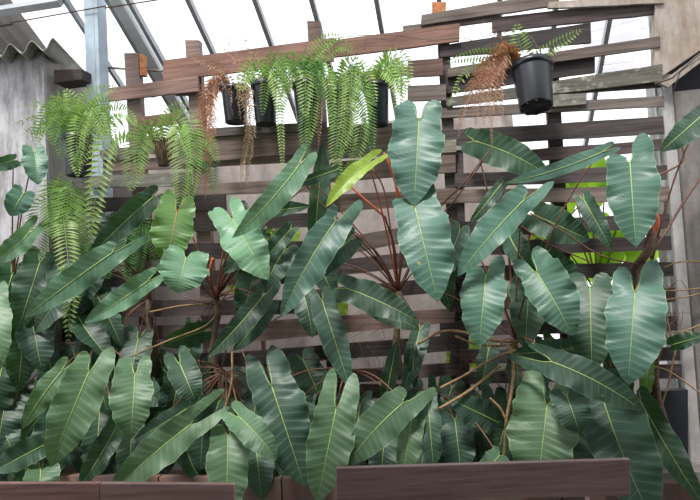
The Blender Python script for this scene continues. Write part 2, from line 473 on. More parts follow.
# ------------------------------------------------------------------ slatted fence
fence = empty('slatted_fence', Vector((W(380, 300).x, W(380, 300).y, 0)), 'tall fence of uneven weathered wooden slats nailed to posts behind the plants', 'fence')
def plank(x0, yt0, yb0, x1, yt1, yb1, off, mat, th=.022, name='plank', label=None):
    a, b, c, d = W(x0, yb0, off), W(x1, yb1, off), W(x1, yt1, off), W(x0, yt0, off)
    n = max(3, int((x1-x0)/22)); vs_ = []; fs = []
    sd_ = random.random()*100
    for i in range(n+1):
        t = i/n; lo = a.lerp(b, t); hi = d.lerp(c, t)
        j1 = (noise.noise(Vector((t*6*(n/6), sd_, 0))))*.006; j2 = (noise.noise(Vector((t*6*(n/6), sd_, 9))))*.006
        if i in (0, n): lo = lo + WU*random.uniform(-.004, .004); hi = hi + WU*random.uniform(-.004, .004)
        w_ = WN*(noise.noise(Vector((t*2, sd_, 4)))*.005)
        for q in (lo+WZ*j1+w_, hi+WZ*j2+w_, hi+WZ*j2+w_-WN*th, lo+WZ*j1+w_-WN*th): vs_.append(q)
    for i in range(n):
        for k_ in range(4):
            k2 = (k_+1) % 4
            fs.append((i*4+k_, (i+1)*4+k_, (i+1)*4+k2, i*4+k2))
    fs += [(0, 1, 2, 3), (n*4+3, n*4+2, n*4+1, n*4)]
    m = MB(); m.add(vs_, fs); o = m.build(name, mat, fence)
    if label: o['label'] = label
G, D, R_, LI = MAT['grey'], MAT['dark'], MAT['red'], MAT['lichen']
PL = [
 (163, 60, 80, 334, 38, 61, .05, R_), (330, 41, 58, 460, 23, 41, .045, R_), (108, 88, 101, 198, 76, 91, .05, R_),
 (134, 118, 128, 176, 112, 124, .05, R_), (175, 81, 95, 193, 77, 95, .02, R_),
 (421, 15, 25, 558, -9, 5, .05, G), (403, 26, 33, 500, 14, 20, .02, G), (492, 18, 32, 658, -2, 13, .03, D), (548, 2, 8, 664, -6, 3, .055, MAT['stained']),
 (440, 46, 58, 591, 22, 42, .02, D), (408, 61, 77, 443, 58, 75, .05, R_), (448, 68, 77, 660, 36, 47, .05, G),
 (445, 78, 94, 595, 56, 72, .02, D), (407, 86, 101, 446, 84, 100, .05, G), (446, 98, 106, 662, 64, 81, .045, LI),
 (360, 72, 82, 412, 66, 74, .03, R_), (500, 92, 99, 663, 82, 86.5, .02, D),
 (551, 95, 107, 587, 93, 104, .05, LI), (440, 108, 118, 664, 96, 106, .03, G), (440, 131, 146, 664, 116, 133, .04, D),
 (512, 151, 163, 662, 139, 150, .04, D), (455, 174, 187, 667, 165, 179, .045, D),
 (440, 190, 203, 669, 186, 201, .04, G), (450, 222, 238, 669, 214, 228, .03, D), (450, 242, 256, 672, 236, 250, .05, D),
 (450, 266, 282, 674, 262, 276, .04, D), (450, 300, 312, 676, 288, 302, .045, D), (440, 322, 337, 678, 316, 331, .04, G),
 (450, 350, 364, 680, 347, 361, .045, D), (450, 373, 385, 682, 364, 378, .03, D),
 # left and middle bays
 (100, 150, 156, 215, 138, 150, .03, LI), (180, 130, 138, 316, 122, 131, .055, G), (178, 139, 164, 400, 122, 145, .04, G),
 (100, 160, 172, 300, 152, 162, .00, G), (300, 150, 160, 456, 139, 152, .05, LI), (330, 162, 182, 456, 152, 172, .04, G),
 (90, 176, 188, 190, 172, 186, .05, LI), (80, 198, 212, 225, 194, 210, .045, D), (175, 185, 196, 330, 178, 191, .04, G),
 (90, 222, 236, 330, 212, 226, .04, D), (320, 196, 213, 456, 188, 203, .04, G), (330, 240, 258, 452, 218, 232, .045, G),
 (80, 246, 262, 345, 240, 256, .04, G), (320, 262, 278, 455, 247, 262, .03, D), (80, 272, 288, 340, 268, 283, .045, D),
 (300, 291, 305, 455, 276, 291, .04, G), (80, 300, 318, 330, 300, 313, .04, D), (250, 322, 342, 455, 308, 322, .045, R_),
 (60, 328, 342, 300, 322, 336, .04, G), (240, 352, 367, 465, 334, 350, .04, D), (60, 356, 371, 300, 352, 365, .03, D),
 (240, 377, 391, 465, 362, 375, .045, D), (60, 385, 400, 400, 384, 398, .04, D), (240, 405, 420, 680, 396, 408, .04, D),
 (60, 415, 430, 400, 416, 430, .03, D), (240, 432, 448, 680, 420, 436, .045, D), (60, 445, 460, 660, 446, 460, .04, D),
]
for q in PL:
    if q[1] > 245 and q[0] != 250: q = q[:7]+(D,)  # lower rows take dark wood, standing in for shade behind the leaves
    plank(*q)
def post(x0, x1, y0, y1, lean, off, mat, th=.05, name='post', label=None):
    plankv = MB(); a, b = W(x0, y0, off), W(x1, y0, off); c, d = W(x1+lean, y1, off), W(x0+lean, y1, off)
    k_ = -WN*th
    plankv.add([d, c, b, a, d+k_, c+k_, b+k_, a+k_], [(0, 1, 2, 3), (5, 4, 7, 6), (1, 5, 6, 2), (4, 0, 3, 7), (3, 2, 6, 7), (4, 5, 1, 0)])
    plankv.build(name, mat, fence)
    
post(124, 138, 53, 480, 24, .0, R_); post(139, 143, 54, 75, 1, -.0, MAT['rust'], .05); post(185, 199, 40, 480, 26, .0, R_)
post(307, 320, 21, 480, 26, -.002, R_); post(436, 448, 12, 480, 24, -.002, G); post(432, 446, 2, 14, 0, .02, MAT['rust'], .04)
post(544, 558, 60, 480, 26, -.001, D); post(455, 463, 150, 480, 10, .015, D, .015)

# wires strung along the top planks
m = MB()
m.tube(spline([W(320, 44, .08), W(345, 37, .08), W(390, 35, .08), W(430, 40, .09), W(462, 38, .08), W(480, 42, .08), W(500, 34, .08), W(522, 28, .08)], 40), .0022, 5)
m.tube(spline([W(365, 50, .09), W(367, 38, .09), W(393, 40, .09), W(398, 33, .09)], 16), .0022, 5)
m.build('wire', MAT['wire'], None, True, label='thin dark wire looped along the top planks in the middle', cat='wire')
m = MB()
m.tube(spline([W(120, 106, .08), W(175, 92, .1), W(200, 86, .08), W(225, 79, .08), W(262, 71, .08), (W(300, 60, .08)), W(307, 38, .08)], 40), .002, 5)
m.build('wire', MAT['wire'], None, True, label='thin slack wire running from the left ferns to the row of pots', cat='wire')

# striped red and white board and a green bottle cap seen through gaps
sb = empty('striped_board', W(531, 240, -.5), 'red and white striped board glimpsed through a gap in the slats', 'board')
for i in range(5):
    m = MB(); slabpx(m, 518+i*5, 232, 246, 518+i*5+4.9, 232, 246, -.5, .01)
    m.build('stripe', MAT['stripes'] if i % 2 == 0 else MAT['white'], sb)

# ------------------------------------------------------------------ benches near the viewer
def bench(cx_px, boards, y0s, off, label, right_end=None, left_end=None, depth_y=1.9):
    pass
def B(x, y, dist, slope=0):
    """point on a vertical plane parallel to the picture base at distance dist"""
    d = ray(x, y); return CAM + d*(dist/d.y)
def make_bench(boards, dist, label, legs):
    g = boards[0]; p0 = B(g[0], g[1], dist)
    e = empty('bench', Vector((B((boards[0][0]+boards[-1][3])/2, 480, dist).x, dist-.2, 0)), label, 'bench', 'wooden benches in the foreground')
    for (x0, yt0, yb0, x1, yt1, yb1) in boards:
        a, b, c, d = B(x0, yb0, dist), B(x1, yb1, dist), B(x1, yt1, dist), B(x0, yt0, dist)
        k_ = Vector((0, .022, 0))
        m = MB(); m.add([a, b, c, d, a+k_, b+k_, c+k_, d+k_], [(0, 1, 2, 3), (5, 4, 7, 6), (1, 5, 6, 2), (4, 0, 3, 7), (3, 2, 6, 7), (4, 5, 1, 0)])
        o = m.build('backrest_board', MAT['bench'], e)
        bv = o.modifiers.new('bevel', 'BEVEL'); bv.width = .003; bv.segments = 2
    xs = [B(x, 490, dist).x for x in legs]; zt = B(legs[0], boards[0][2], dist).z+.02
    for x in xs:
        m = MB(); m.box(Vector((x-.025, dist+.023, 0)), Vector((.05, 0, 0)), Vector((0, .04, 0)), Vector((0, 0, zt)))
        m.build('leg', MAT['bench'], e)
        m = MB(); m.box(Vector((x-.025, dist-.42, 0)), Vector((.05, 0, 0)), Vector((0, .05, 0)), Vector((0, 0, .40)))
        m.build('leg', MAT['bench'], e)
    for i in range(4):
        m = MB(); m.box(Vector((min(xs)-.08, dist-.44+i*.108, .402)), Vector((max(xs)-min(xs)+.16, 0, 0)), Vector((0, .095, 0)), Vector((0, 0, .025)))
        m.build('seat_slat', MAT['bench'], e)
make_bench([(-60, 483.5, 515, 99.4, 483.5, 516), (100, 483.6, 516, 234.5, 484.5, 516)], 1.85, 'dark red-brown wooden bench back at the lower left, two boards meeting end to end', (-20, 205))
make_bench([(336, 468.5, 503, 631, 459.5, 496)], 1.78, 'longer dark wooden bench back at the lower right, single board', (370, 600))

# ------------------------------------------------------------------ philodendrons
PROF = [(0, .86), (.08, .93), (.2, .99), (.32, 1), (.5, .94), (.65, .80), (.78, .59), (.88, .37), (.95, .18), (1, 0)]
def prof(s):
    for i in range(len(PROF)-1):
        a, b = PROF[i], PROF[i+1]
        if s <= b[0]:
            t = (s-a[0])/(b[0]-a[0]); t = t
            return a[1]+(b[1]-a[1])*t
    return 0
def leaf(plant, A, T, Wd, lr, mat, off=.35, bend=0, roll=0, tilt=.3, arch=.05, crown=None, pet='petiole', rib='rib', pr=.005, fold=None, wav=1.0, sinus=.33, label=None):
    """A attach and T tip (places in the picture plane), Wd half width, lr (left, right) rear lobes, all scaled at the leaf's own distance"""
    if not isinstance(lr, tuple): lr = (lr, lr)
    rnd = random.Random(hash((round(A[0]*7), round(A[1]*3), round(T[0])))&0xffff)
    if fold is None: fold = rnd.uniform(.06, .34)
    wav = wav*rnd.uniform(.9, 1.6); asym = rnd.uniform(-.12, .12)
    pa = W(A[0], A[1], off); L0 = (Vector(T)-Vector(A)).length*mpp(pa)
    pt = W(T[0], T[1], off+tilt*L0)
    mx_, my_ = (A[0]+T[0])/2, (A[1]+T[1])/2
    dx, dy = T[0]-A[0], T[1]-A[1]; dl = math.hypot(dx, dy)
    mx_ += -dy/dl*bend*2; my_ += dx/dl*bend*2
    pm = W(mx_, my_, off+tilt*L0*.5+arch*2)
    sc = mpp(pm); L = (pt-pa).length
    view = (CAM-pm).normalized()
    hw = Wd*sc
    NS, NX = 40, 6
    tan0 = (pm-pa).normalized()
    nrip = 13
    ph = rnd.random()*6; ph2 = rnd.random()*6; am = hw*.13*wav
    def frame(s):
        if s < 0: t = tan0; p = pa
        else:
            t = ((pm-pa)*(1-s)+(pt-pm)*s).normalized(); p = bez(pa, pm, pt, s)
        S = view.cross(t)
        S = S.normalized() if S.length > 1e-4 else RT.copy()
        # S points to the leaf's own side; keep screen handedness
        Nn = t.cross(S)
        if Nn.dot(view) < 0: Nn = -Nn
        q = Matrix.Rotation(math.radians(roll), 3, t)
        return p, t, q @ S, q @ Nn
    mb = MB(); side_edge = {}
    # which side is 'left' in the picture
    p, t, S0, N0 = frame(.01)
    sl = 1 if S0.dot(RT) < 0 else -1
    if abs(S0.dot(RT)) < .25: sl = 1 if S0.dot(UP) > 0 else -1
    for sg in (1, -1):
        lrm = (lr[0] if sg == sl else lr[1])*sc*(1.45 if max(lr) < 26 else 1.2)
        nl = 13 if lrm > 1e-4 else 0
        rows = [-(1-(i/nl)**2.0) for i in range(nl)] + [i/(NS-1) for i in range(NS)]
        vs_ = []; uv = []; uv2 = []
        for rr in rows:
            if rr < 0:
                tt = -rr; s = 0; along = -tt*lrm
                cen = .46
                xo = hw*(cen + (.86-cen)*math.sqrt(max(0, 1-tt**3.2)))
                xi = hw*cen*(sinus*tt**.5 + (1-sinus)*tt**6)
                if tt >= .999: xo = xi = hw*cen
                sn = along/L
            else:
                s = rr; along = 0; xo = hw*prof(s); xi = 0; sn = s
                if rr > 0.0: pass
            xo = xi + (xo-xi)*(1 + sg*asym + .032*wav*math.sin(sn*15+ph+sg) + .022*wav*math.sin(sn*37+ph2*sg))
            p, t, S, Nn = frame(s if rr >= 0 else -1)
            back = p + t*along if rr < 0 else p
            for c in range(NX+1):
                cc = c/NX; x = xi+(xo-xi)*cc; xn = x/hw
                rip = math.sin(2*PI*(nrip*(sn-.10*xn))+PI)*hw*.035*min(1, xn*1.8)
                wv = am*(xn**2)*(math.sin(sn*9+ph+sg*1.3)+.7*math.sin(sn*25+ph2*sg))
                lift = 0
                if rr < 0: lift = -(along**2)/max(lrm, .01)*.12
                vs_.append(back + S*sg*x*math.cos(fold) + Nn*(fold*x + rip + wv + lift))
                uv.append((sg*xn, sn)); uv2.append((cc, 0))
        fs = []; R = len(rows)
        for i in range(R-1):
            for c in range(NX):
                q = i*(NX+1)+c
                f4 = (q, q+1, q+NX+2, q+NX+1)
                fs.append(f4 if sg > 0 else f4[::-1])
        mb.add(vs_, fs, uv, uv2)
    o = mb.build('leaf', MAT[mat], plant, True)
    if label: o['label'] = label
    # ribs
    rb = MB(); pts = []; rad = []
    for i in range(17):
        s = i/17*1.0; p, t, S, Nn = frame(s); pts.append(p + Nn*.0015); rad.append(max(.0008, .0036*(1-s*.85)*min(1, hw/.09+.35)))
    rb.tube(pts, rad, 5)
    for sg in (1, -1):
        lrm = (lr[0] if sg == sl else lr[1])*sc*(1.45 if max(lr) < 26 else 1.2)
        if lrm > .05:
            p, t, S, Nn = frame(-1)
            pp = [p + t*(-lrm*q) + S*sg*hw*(.46*(sinus*q**.5+(1-sinus)*q**6)+.10*q**.6) + Nn*(fold*hw*.2*q - lrm*q*q*.12 + .002) for q in (0, .15, .3, .5, .68)]
            rb.tube(pp, [.0032, .0028, .0022, .0016, .0009], 4)
    rb.build('midrib', MAT[rib], o, True)
    if crown is not None:
        dd_ = (pa-crown)
        ctrl = crown + dd_*.5 + WZ*(abs(dd_.length)*.22) - WN*.02*0
        p, t, S, Nn = frame(0)
        st = pa - Nn*.004
        tb = MB(); pts = bezpts(crown, ctrl, st, 14)
        jx = rnd.uniform(-.02, .02)
        tb.tube(pts, [pr*(1.25-.5*i/13) for i in range(14)], 6)
        tb.build('petiole', MAT[pet], plant, True)
    return o

def plant(label, cx_, cy_, off, gx=None):
    c = W(cx_, cy_, off)
    e = empty('philodendron', Vector((c.x, c.y, 0)), label, 'plant', 'large-leaved philodendrons against the slatted fence')
    base = Vector((c.x+(gx or 0)*.0, c.y, .02))
    m = MB(); n = 14
    pts = [base.lerp(c, i/(n-1)) + WU*(.03*math.sin(i*.9+cx_)) + WN*(.02*math.sin(i*.7)) for i in range(n)]
    pts[0] = base; pts[-1] = c
    m.tube(pts, [.021+.004*math.sin(i*2.1) for i in range(n)], 9)
    m.build('stem', MAT['stembrown'], e, True)
    return e, c

# (A, T, half width, rear lobes, material, off, extras)
PLANTS = [
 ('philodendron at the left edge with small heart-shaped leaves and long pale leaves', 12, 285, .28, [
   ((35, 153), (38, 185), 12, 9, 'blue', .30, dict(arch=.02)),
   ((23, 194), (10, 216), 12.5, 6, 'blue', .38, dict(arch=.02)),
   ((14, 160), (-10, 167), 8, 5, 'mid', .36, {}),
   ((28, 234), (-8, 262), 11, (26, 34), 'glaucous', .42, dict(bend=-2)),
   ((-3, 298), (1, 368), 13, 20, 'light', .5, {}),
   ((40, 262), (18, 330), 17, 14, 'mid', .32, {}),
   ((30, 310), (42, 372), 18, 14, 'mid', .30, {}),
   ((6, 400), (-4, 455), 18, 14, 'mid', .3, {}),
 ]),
 ('philodendron under the left ferns with one very long pale leaf pointing down left', 150, 300, .10, [
   ((112, 253), (24, 318), 14.5, (8, 38), 'glaucous', .55, dict(bend=1, label='very long pale wavy leaf')),
   ((148, 281), (84, 323), 12, (12, 14), 'glaucous', .5, dict(bend=-1)),
   ((152, 198), (86, 262), 13, 10, 'mid', .25, dict(bend=2)),
   ((95, 262), (62, 330), 16, 12, 'mid', .14, {}),
   ((118, 330), (70, 372), 14, 12, 'mid', .2, {}),
   ((104, 345), (118, 400), 14, 12, 'mid', .15, {}),
 ]),
 ('philodendron left of centre with bright leaves fanned around a crown of red petioles', 216, 298, .18, [
   ((177, 212), (167, 264), 21, 29, 'fresh', .40, dict(rib='ribred', pet='petred', label='fresh bright green leaf with orange midrib')),
   ((186, 258), (177, 293), 25, 16, 'glaucous', .58, dict(tilt=.6)),
   ((233, 219), (268, 280), 22, 28, 'glaucous', .48, dict(pet='petred')),
   ((299, 165), (232, 238), 13.5, 20, 'glaucous', .52, dict(bend=-3)),
   ((262, 297), (207, 357), 12, (8, 20), 'mid', .42, dict(bend=-2)),
   ((268, 305), (233, 351), 11, 8, 'mid', .34, dict(bend=-2)),
   ((336, 170), (284, 188), 6, 8, 'mid', .34, {}),
   ((262, 212), (311, 206), 8, 6, 'mid', .16, {}),
   ((258, 262), (240, 322), 15, 10, 'mid', .14, {}),
   ((290, 230), (262, 262), 9, 8, 'mid', .14, {}),
   ((272, 232), (250, 268), 8, 8, 'backlit', .02, {}),
 ]),
 ('philodendron in the middle with two tall blue-green leaves and a yellow one', 398, 292, .14, [
   ((419, 121), (414, 206), 28, 22, 'blue', .40, dict(arch=.03, label='topmost broad blue-green leaf')),
   ((415, 208), (438, 302), 27.5, (16, 44), 'blue', .55, dict(arch=.05)),
   ((368, 163), (326, 207), 9.5, (26, 28), 'yellow', .45, dict(bend=3, pet='petred', label='curled yellow-green leaf', roll=20)),
   ((335, 222), (281, 317), 19, (14, 38), 'blue', .50, dict(bend=3, sinus=.45)),
   ((350, 240), (300, 282), 14, 10, 'mid', .40, {}),
   ((346, 288), (419, 322), 16, 14, 'mid', .42, dict(bend=-2)),
   ((316, 226), (323, 142), 11, 6, 'mid', .10, dict(tilt=0)),
   ((322, 300), (350, 388), 15, 12, 'mid', .30, dict(pet='petgreen')),
   ((365, 300), (420, 330), 12, 9, 'mid', .3, {}),
   ((420, 330), (404, 392), 11, 9, 'mid', .2, {}),
 ]),
 ('philodendron right of centre with paired hanging blue-green leaves and tan stems', 515, 338, .16, [
   ((486, 275), (479, 347), 23, (10, 26), 'blue', .50, {}),
   ((537, 273), (573, 336), 24, 23, 'blue', .50, dict(bend=-1)),
   ((524, 200), (457, 277), 16.5, (12, 40), 'blue', .45, dict(bend=2, arch=.03)),
   ((552, 362), (643, 411), 18, (52, 30), 'mid', .55, dict(bend=-4, sinus=.75, label='long dark leaf arching down to the right')),
   ((602, 152), (505, 183), 8, (20, 26), 'blue', .38, dict(bend=-3)),
   ((474, 141), (552, 178), 17, (10, 12), 'mid', .16, dict(bend=-4)),
   ((503, 182), (468, 226), 6.5, 6, 'mid', .2, {}),
   ((535, 215), (590, 240), 18, 12, 'mid', .12, {}),
   ((584, 200), (612, 250), 10, 10, 'mid', .2, {}),
   ((590, 288), (592, 372), 25, 16, 'mid', .34, {}),
   ((460, 230), (440, 285), 12, 8, 'mid', .12, {}),
   ((530, 270), (525, 350), 20, 12, 'mid', .1, {}),
 ]),
 ('philodendron at the right column with two large leaves and a knobbly climbing stem', 652, 262, .12, [
   ((630, 163), (636, 247), 26, (10, 32), 'blue', .45, dict(arch=.03)),
   ((635, 293), (628, 385), 28.5, (31, 44), 'blue', .50, {}),
   ((706, 112), (660, 152), 13, 14, 'mid', .4, {}),
   ((672, 345), (706, 335), 8, 6, 'mid', .4, {}),
   ((648, 362), (645, 402), 7, 5, 'fresh', .2, {}),
    ]),
 ('low philodendron in front of the dark board with a huge shaded leaf at lower right', 618, 392, .2, [
   ((602, 396), (655, 525), 33, 20, 'mid', .42, dict(bend=3)),
   ((640, 400), (706, 508), 14, 10, 'mid', .36, dict(bend=2)),
   ((547, 406), (537, 492), 34, 34, 'light', .44, dict(arch=.03, pet='petgreen', rib='rib')),
   ((567, 396), (580, 433), 19, 12, 'mid', .55, {}),
   ((600, 440), (586, 500), 22, 14, 'mid', .25, {}),
   ((520, 420), (512, 470), 16, 12, 'mid', .25, {}),
 ]),
 ('low philodendron in the middle with an upright light leaf reaching below the bench', 350, 372, .2, [
   ((336, 409), (317, 503), 24, 35, 'light', .70, dict(arch=.03, sinus=.45, tilt=.2)),
   ((272, 387), (305, 487), 27, 38, 'mid', .52, dict(arch=.03, sinus=.22, tilt=.2)),
   ((403, 403), (345, 467), 20, (12, 40), 'light', .62, dict(bend=3, sinus=.45)),
   ((360, 405), (352, 470), 16, 10, 'mid', .3, {}),
   ((387, 392), (397, 340), 8, 6, 'mid', .3, dict(tilt=0)),
   ((412, 382), (415, 342), 6, 5, 'mid', .28, dict(tilt=0)),
   ((300, 400), (290, 470), 20, 12, 'mid', .25, {}),
 ]),
 ('low philodendron behind the left end of the longer bench with wavy narrow leaves', 440, 396, .15, [
   ((412, 416), (402, 482), 13, 14, 'light', .55, {}),
   ((428, 402), (434, 474), 13, 10, 'mid', .5, dict(wav=1.8)),
   ((497, 422), (448, 398), 15, 10, 'mid', .35, {}),
   ((499, 456), (480, 478), 13, 8, 'light', .6, {}),
   ((455, 420), (462, 480), 18, 12, 'mid', .25, {}),
   ((480, 400), (485, 450), 18, 12, 'mid', .2, {}),
   ((385, 430), (380, 490), 16, 12, 'mid', .3, {}),
 ]),
 ('low philodendron left of centre with pale leaves hanging beside curved tan stems', 226, 372, .2, [
   ((190, 425), (108, 496), 19, (42, 36), 'light', .70, dict(bend=2, tilt=.2, sinus=.75)),
   ((239, 417), (277, 460), 15.5, (19, 20), 'light', .68, dict(bend=-2)),
   ((228, 436), (226, 525), 22, 10, 'light', .60, {}),
   ((180, 364), (196, 402), 16, 23, 'mid', .50, {}),
   ((155, 430), (150, 480), 18, 12, 'mid', .25, {}),
   ((205, 400), (200, 470), 20, 12, 'mid', .25, {}),
   ((255, 440), (262, 500), 17, 12, 'mid', .3, {}),
 ]),
 ('low philodendron at lower left with broad leaves hanging over the two-board bench', 95, 352, .2, [
   ((89, 372), (51, 467), 23, (14, 24), 'light', .68, dict(bend=1, tilt=.2)),
   ((62, 371), (22, 429), 11.5, 12, 'light', .62, dict(bend=2)),
   ((135, 375), (131, 439), 21, 21, 'light', .66, {}),
   ((116, 428), (78, 490), 12, 16, 'mid', .58, dict(bend=-1)),
   ((41, 470), (38, 505), 17, 32, 'light', .55, {}),
   ((42, 446), (-8, 472), 14, 10, 'mid', .5, {}),
   ((60, 410), (40, 470), 17, 12, 'mid', .35, {}),
   ((100, 410), (95, 480), 18, 12, 'mid', .25, {}),
   ((20, 420), (10, 490), 18, 12, 'mid', .28, {}),
   ((132, 430), (128, 492), 14, 12, 'mid', .35, {}),
 ]),
]
CR = []
for (lab, cx_, cy_, o_, leaves) in PLANTS:
    e, c = plant(lab, cx_, cy_, o_)
    CR.append((e, c))
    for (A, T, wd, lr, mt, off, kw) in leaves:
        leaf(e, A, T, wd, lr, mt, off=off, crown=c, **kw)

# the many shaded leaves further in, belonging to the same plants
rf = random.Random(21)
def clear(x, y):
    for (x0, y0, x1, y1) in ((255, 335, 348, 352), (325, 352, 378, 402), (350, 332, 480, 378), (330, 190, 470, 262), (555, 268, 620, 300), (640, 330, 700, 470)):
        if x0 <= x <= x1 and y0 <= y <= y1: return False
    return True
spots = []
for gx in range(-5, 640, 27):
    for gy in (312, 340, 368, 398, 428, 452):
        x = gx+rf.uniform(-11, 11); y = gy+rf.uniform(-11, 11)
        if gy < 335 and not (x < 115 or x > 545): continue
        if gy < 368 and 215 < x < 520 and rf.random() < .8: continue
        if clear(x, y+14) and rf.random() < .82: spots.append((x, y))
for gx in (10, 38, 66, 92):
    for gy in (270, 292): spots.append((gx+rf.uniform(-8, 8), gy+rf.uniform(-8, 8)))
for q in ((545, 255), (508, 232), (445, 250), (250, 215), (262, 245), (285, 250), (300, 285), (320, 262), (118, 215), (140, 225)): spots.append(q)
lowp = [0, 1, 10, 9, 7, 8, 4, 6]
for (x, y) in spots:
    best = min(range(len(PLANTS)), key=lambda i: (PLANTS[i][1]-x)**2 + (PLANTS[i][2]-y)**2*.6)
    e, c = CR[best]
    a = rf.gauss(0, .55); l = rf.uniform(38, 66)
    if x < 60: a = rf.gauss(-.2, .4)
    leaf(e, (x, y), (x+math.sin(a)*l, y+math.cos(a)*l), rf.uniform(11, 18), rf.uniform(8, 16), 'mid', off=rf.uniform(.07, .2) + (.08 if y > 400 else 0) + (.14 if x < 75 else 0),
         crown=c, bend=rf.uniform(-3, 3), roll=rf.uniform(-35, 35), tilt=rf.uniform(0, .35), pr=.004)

# extra petioles, runners and the climbing stem, each on its own plant
def stem(plant_i, pts, r, mat, name='petiole', n=24):
    e = CR[plant_i][0]; m = MB(); P = spline([W(*p) for p in pts], n)
    rr = r if not isinstance(r, tuple) else [r[0]+(r[1]-r[0])*i/(n-1) for i in range(n)]
    m.tube(P, rr, 7); m.build(name, MAT[mat], e, True)
stem(3, [(384, 153, .3), (390, 166, .29), (396, 184, .27), (398, 198, .25)], (.009, .011), 'petred')
stem(3, [(398, 197, .25), (401, 240, .2), (399, 290, .14)], (.008, .006), 'petiole')
stem(3, [(350, 186, .3), (368, 202, .3), (386, 218, .27)], (.006, .008), 'petred')
stem(3, [(385, 217, .27), (395, 250, .2), (398, 288, .14)], .006, 'petiole')
stem(3, [(302, 172, .3), (330, 200, .25), (370, 245, .2), (398, 290, .14)], .005, 'petiole')
stem(3, [(304, 183, .3), (330, 212, .25), (375, 250, .2), (398, 290, .14)], .005, 'petiole')
stem(3, [(372, 168, .3), (384, 190, .25), (392, 240, .2), (398, 290, .14)], .005, 'petiole')
stem(3, [(490, 150, .25), (462, 185, .25), (435, 215, .2), (400, 290, .14)], .005, 'petiole')
stem(3, [(484, 160, .25), (455, 200, .2), (425, 235, .2), (398, 290, .14)], .004, 'petiole')
stem(3, [(348, 268, .3), (370, 275, .25), (398, 292, .14)], .004, 'petiole')
stem(2, [(272, 268, .3), (250, 290, .25), (222, 300, .2)], .005, 'petiole')
stem(2, [(228, 252, .3), (221, 275, .25), (216, 298, .2)], .006, 'petiole')
stem(2, [(213, 258, .3), (210, 275, .28), (214, 296, .2)], (.013, .006), 'petred')
stem(2, [(197, 278, .3), (205, 290, .25), (216, 300, .2)], .006, 'petiole')
stem(2, [(150, 312, .2), (180, 306, .25), (208, 304, .22)], .006, 'stemtan')
stem(2, [(132, 356, .3), (170, 340, .3), (205, 326, .25), (220, 310, .2)], .006, 'stemtan')
stem(2, [(182, 296, .25), (200, 302, .25), (216, 305, .2)], .005, 'petiole')
stem(2, [(240, 270, .25), (230, 290, .22), (217, 305, .2)], .004, 'petiole')
stem(1, [(115, 264, .4), (130, 270, .3), (150, 300, .12)], .004, 'petiole')
stem(9, [(232, 352, .45), (232, 380, .5), (226, 405, .5), (214, 421, .6)], .007, 'stemtan', 'stem')
stem(9, [(226, 350, .4), (221, 372, .4), (218, 400, .4)], .006, 'stembrown', 'stem')
stem(9, [(242, 350, .4), (246, 362, .4), (248, 380, .35)], .004, 'stemtan', 'stem')
stem(4, [(514, 372, .4), (510, 400, .45), (506, 425, .45), (504, 470, .4)], .009, 'stemtan', 'stem')
stem(4, [(508, 345, .3), (513, 360, .35), (513, 375, .4)], .009, 'stemtan', 'stem')
stem(4, [(415, 420, .5), (440, 408, .5), (470, 390, .45), (500, 366, .35)], .008, 'stemtan', 'stem')
stem(4, [(440, 388, .5), (465, 375, .45), (490, 360, .4), (515, 350, .3)], .007, 'stemtan', 'stem')
stem(4, [(418, 344, .3), (440, 332, .35), (462, 332, .35), (490, 340, .3), (518, 342, .2)], .008, 'stemtan', 'stem')
stem(4, [(455, 336, .3), (480, 345, .3), (518, 345, .2)], .006, 'stemtan', 'stem')
stem(4, [(432, 290, .25), (455, 298, .25), (490, 320, .2), (515, 338, .16)], .005, 'petiole')
stem(4, [(490, 398, .5), (500, 408, .5), (505, 418, .5)], .006, 'stemtan', 'stem')
stem(4, [(524, 372, .3), (524, 395, .3), (522, 415, .3)], .011, 'stemtan', 'stem')
stem(4, [(530, 213, .3), (560, 230, .3), (600, 255, .28), (640, 265, .2)], .005, 'petiole')
stem(4, [(520, 225, .25), (545, 242, .25), (590, 262, .2)], .004, 'petiole')
# knobbly climbing stem and roots on the right
stem(5, [(652, 232, .2), (650, 248, .22), (640, 262, .2), (634, 275, .15), (640, 330, .1)], (.026, .02), 'stembrown', 'stem', 30)
stem(5, [(700, 178, .15), (680, 208, .16), (664, 235, .18), (652, 250, .2)], .007, 'petiole', 'aerial_root')
stem(5, [(645, 248, .2), (650, 222, .25), (647, 200, .25), (648, 190, .2)], .008, 'petiole', 'stem')
stem(5, [(652, 178, .12), (668, 171, .14), (682, 162, .14), (683, 150, .14), (678, 140, .14)], .006, 'petiole', 'aerial_root')
stem(5, [(652, 205, .2), (658, 220, .22), (654, 236, .2)], (.006, .014), 'petred', 'stem')
stem(5, [(641, 210, .2), (650, 222, .22), (655, 240, .2)], (.006, .012), 'petred', 'stem')
for q in ([(664, 268, .1), (680, 262, .14), (710, 262, .14)], [(664, 291, .1), (685, 290, .14), (710, 287, .14)], [(664, 300, .1), (690, 296, .14), (712, 290, .12)],
          [(662, 330, .1), (680, 332, .14), (712, 320, .14)], [(645, 365, .2), (670, 372, .2), (712, 402, .2)], [(688, 330, .12), (676, 350, .16), (668, 385, .16), (655, 425, .2)]):
    stem(5, q, .0045, 'stemtan', 'aerial_root')

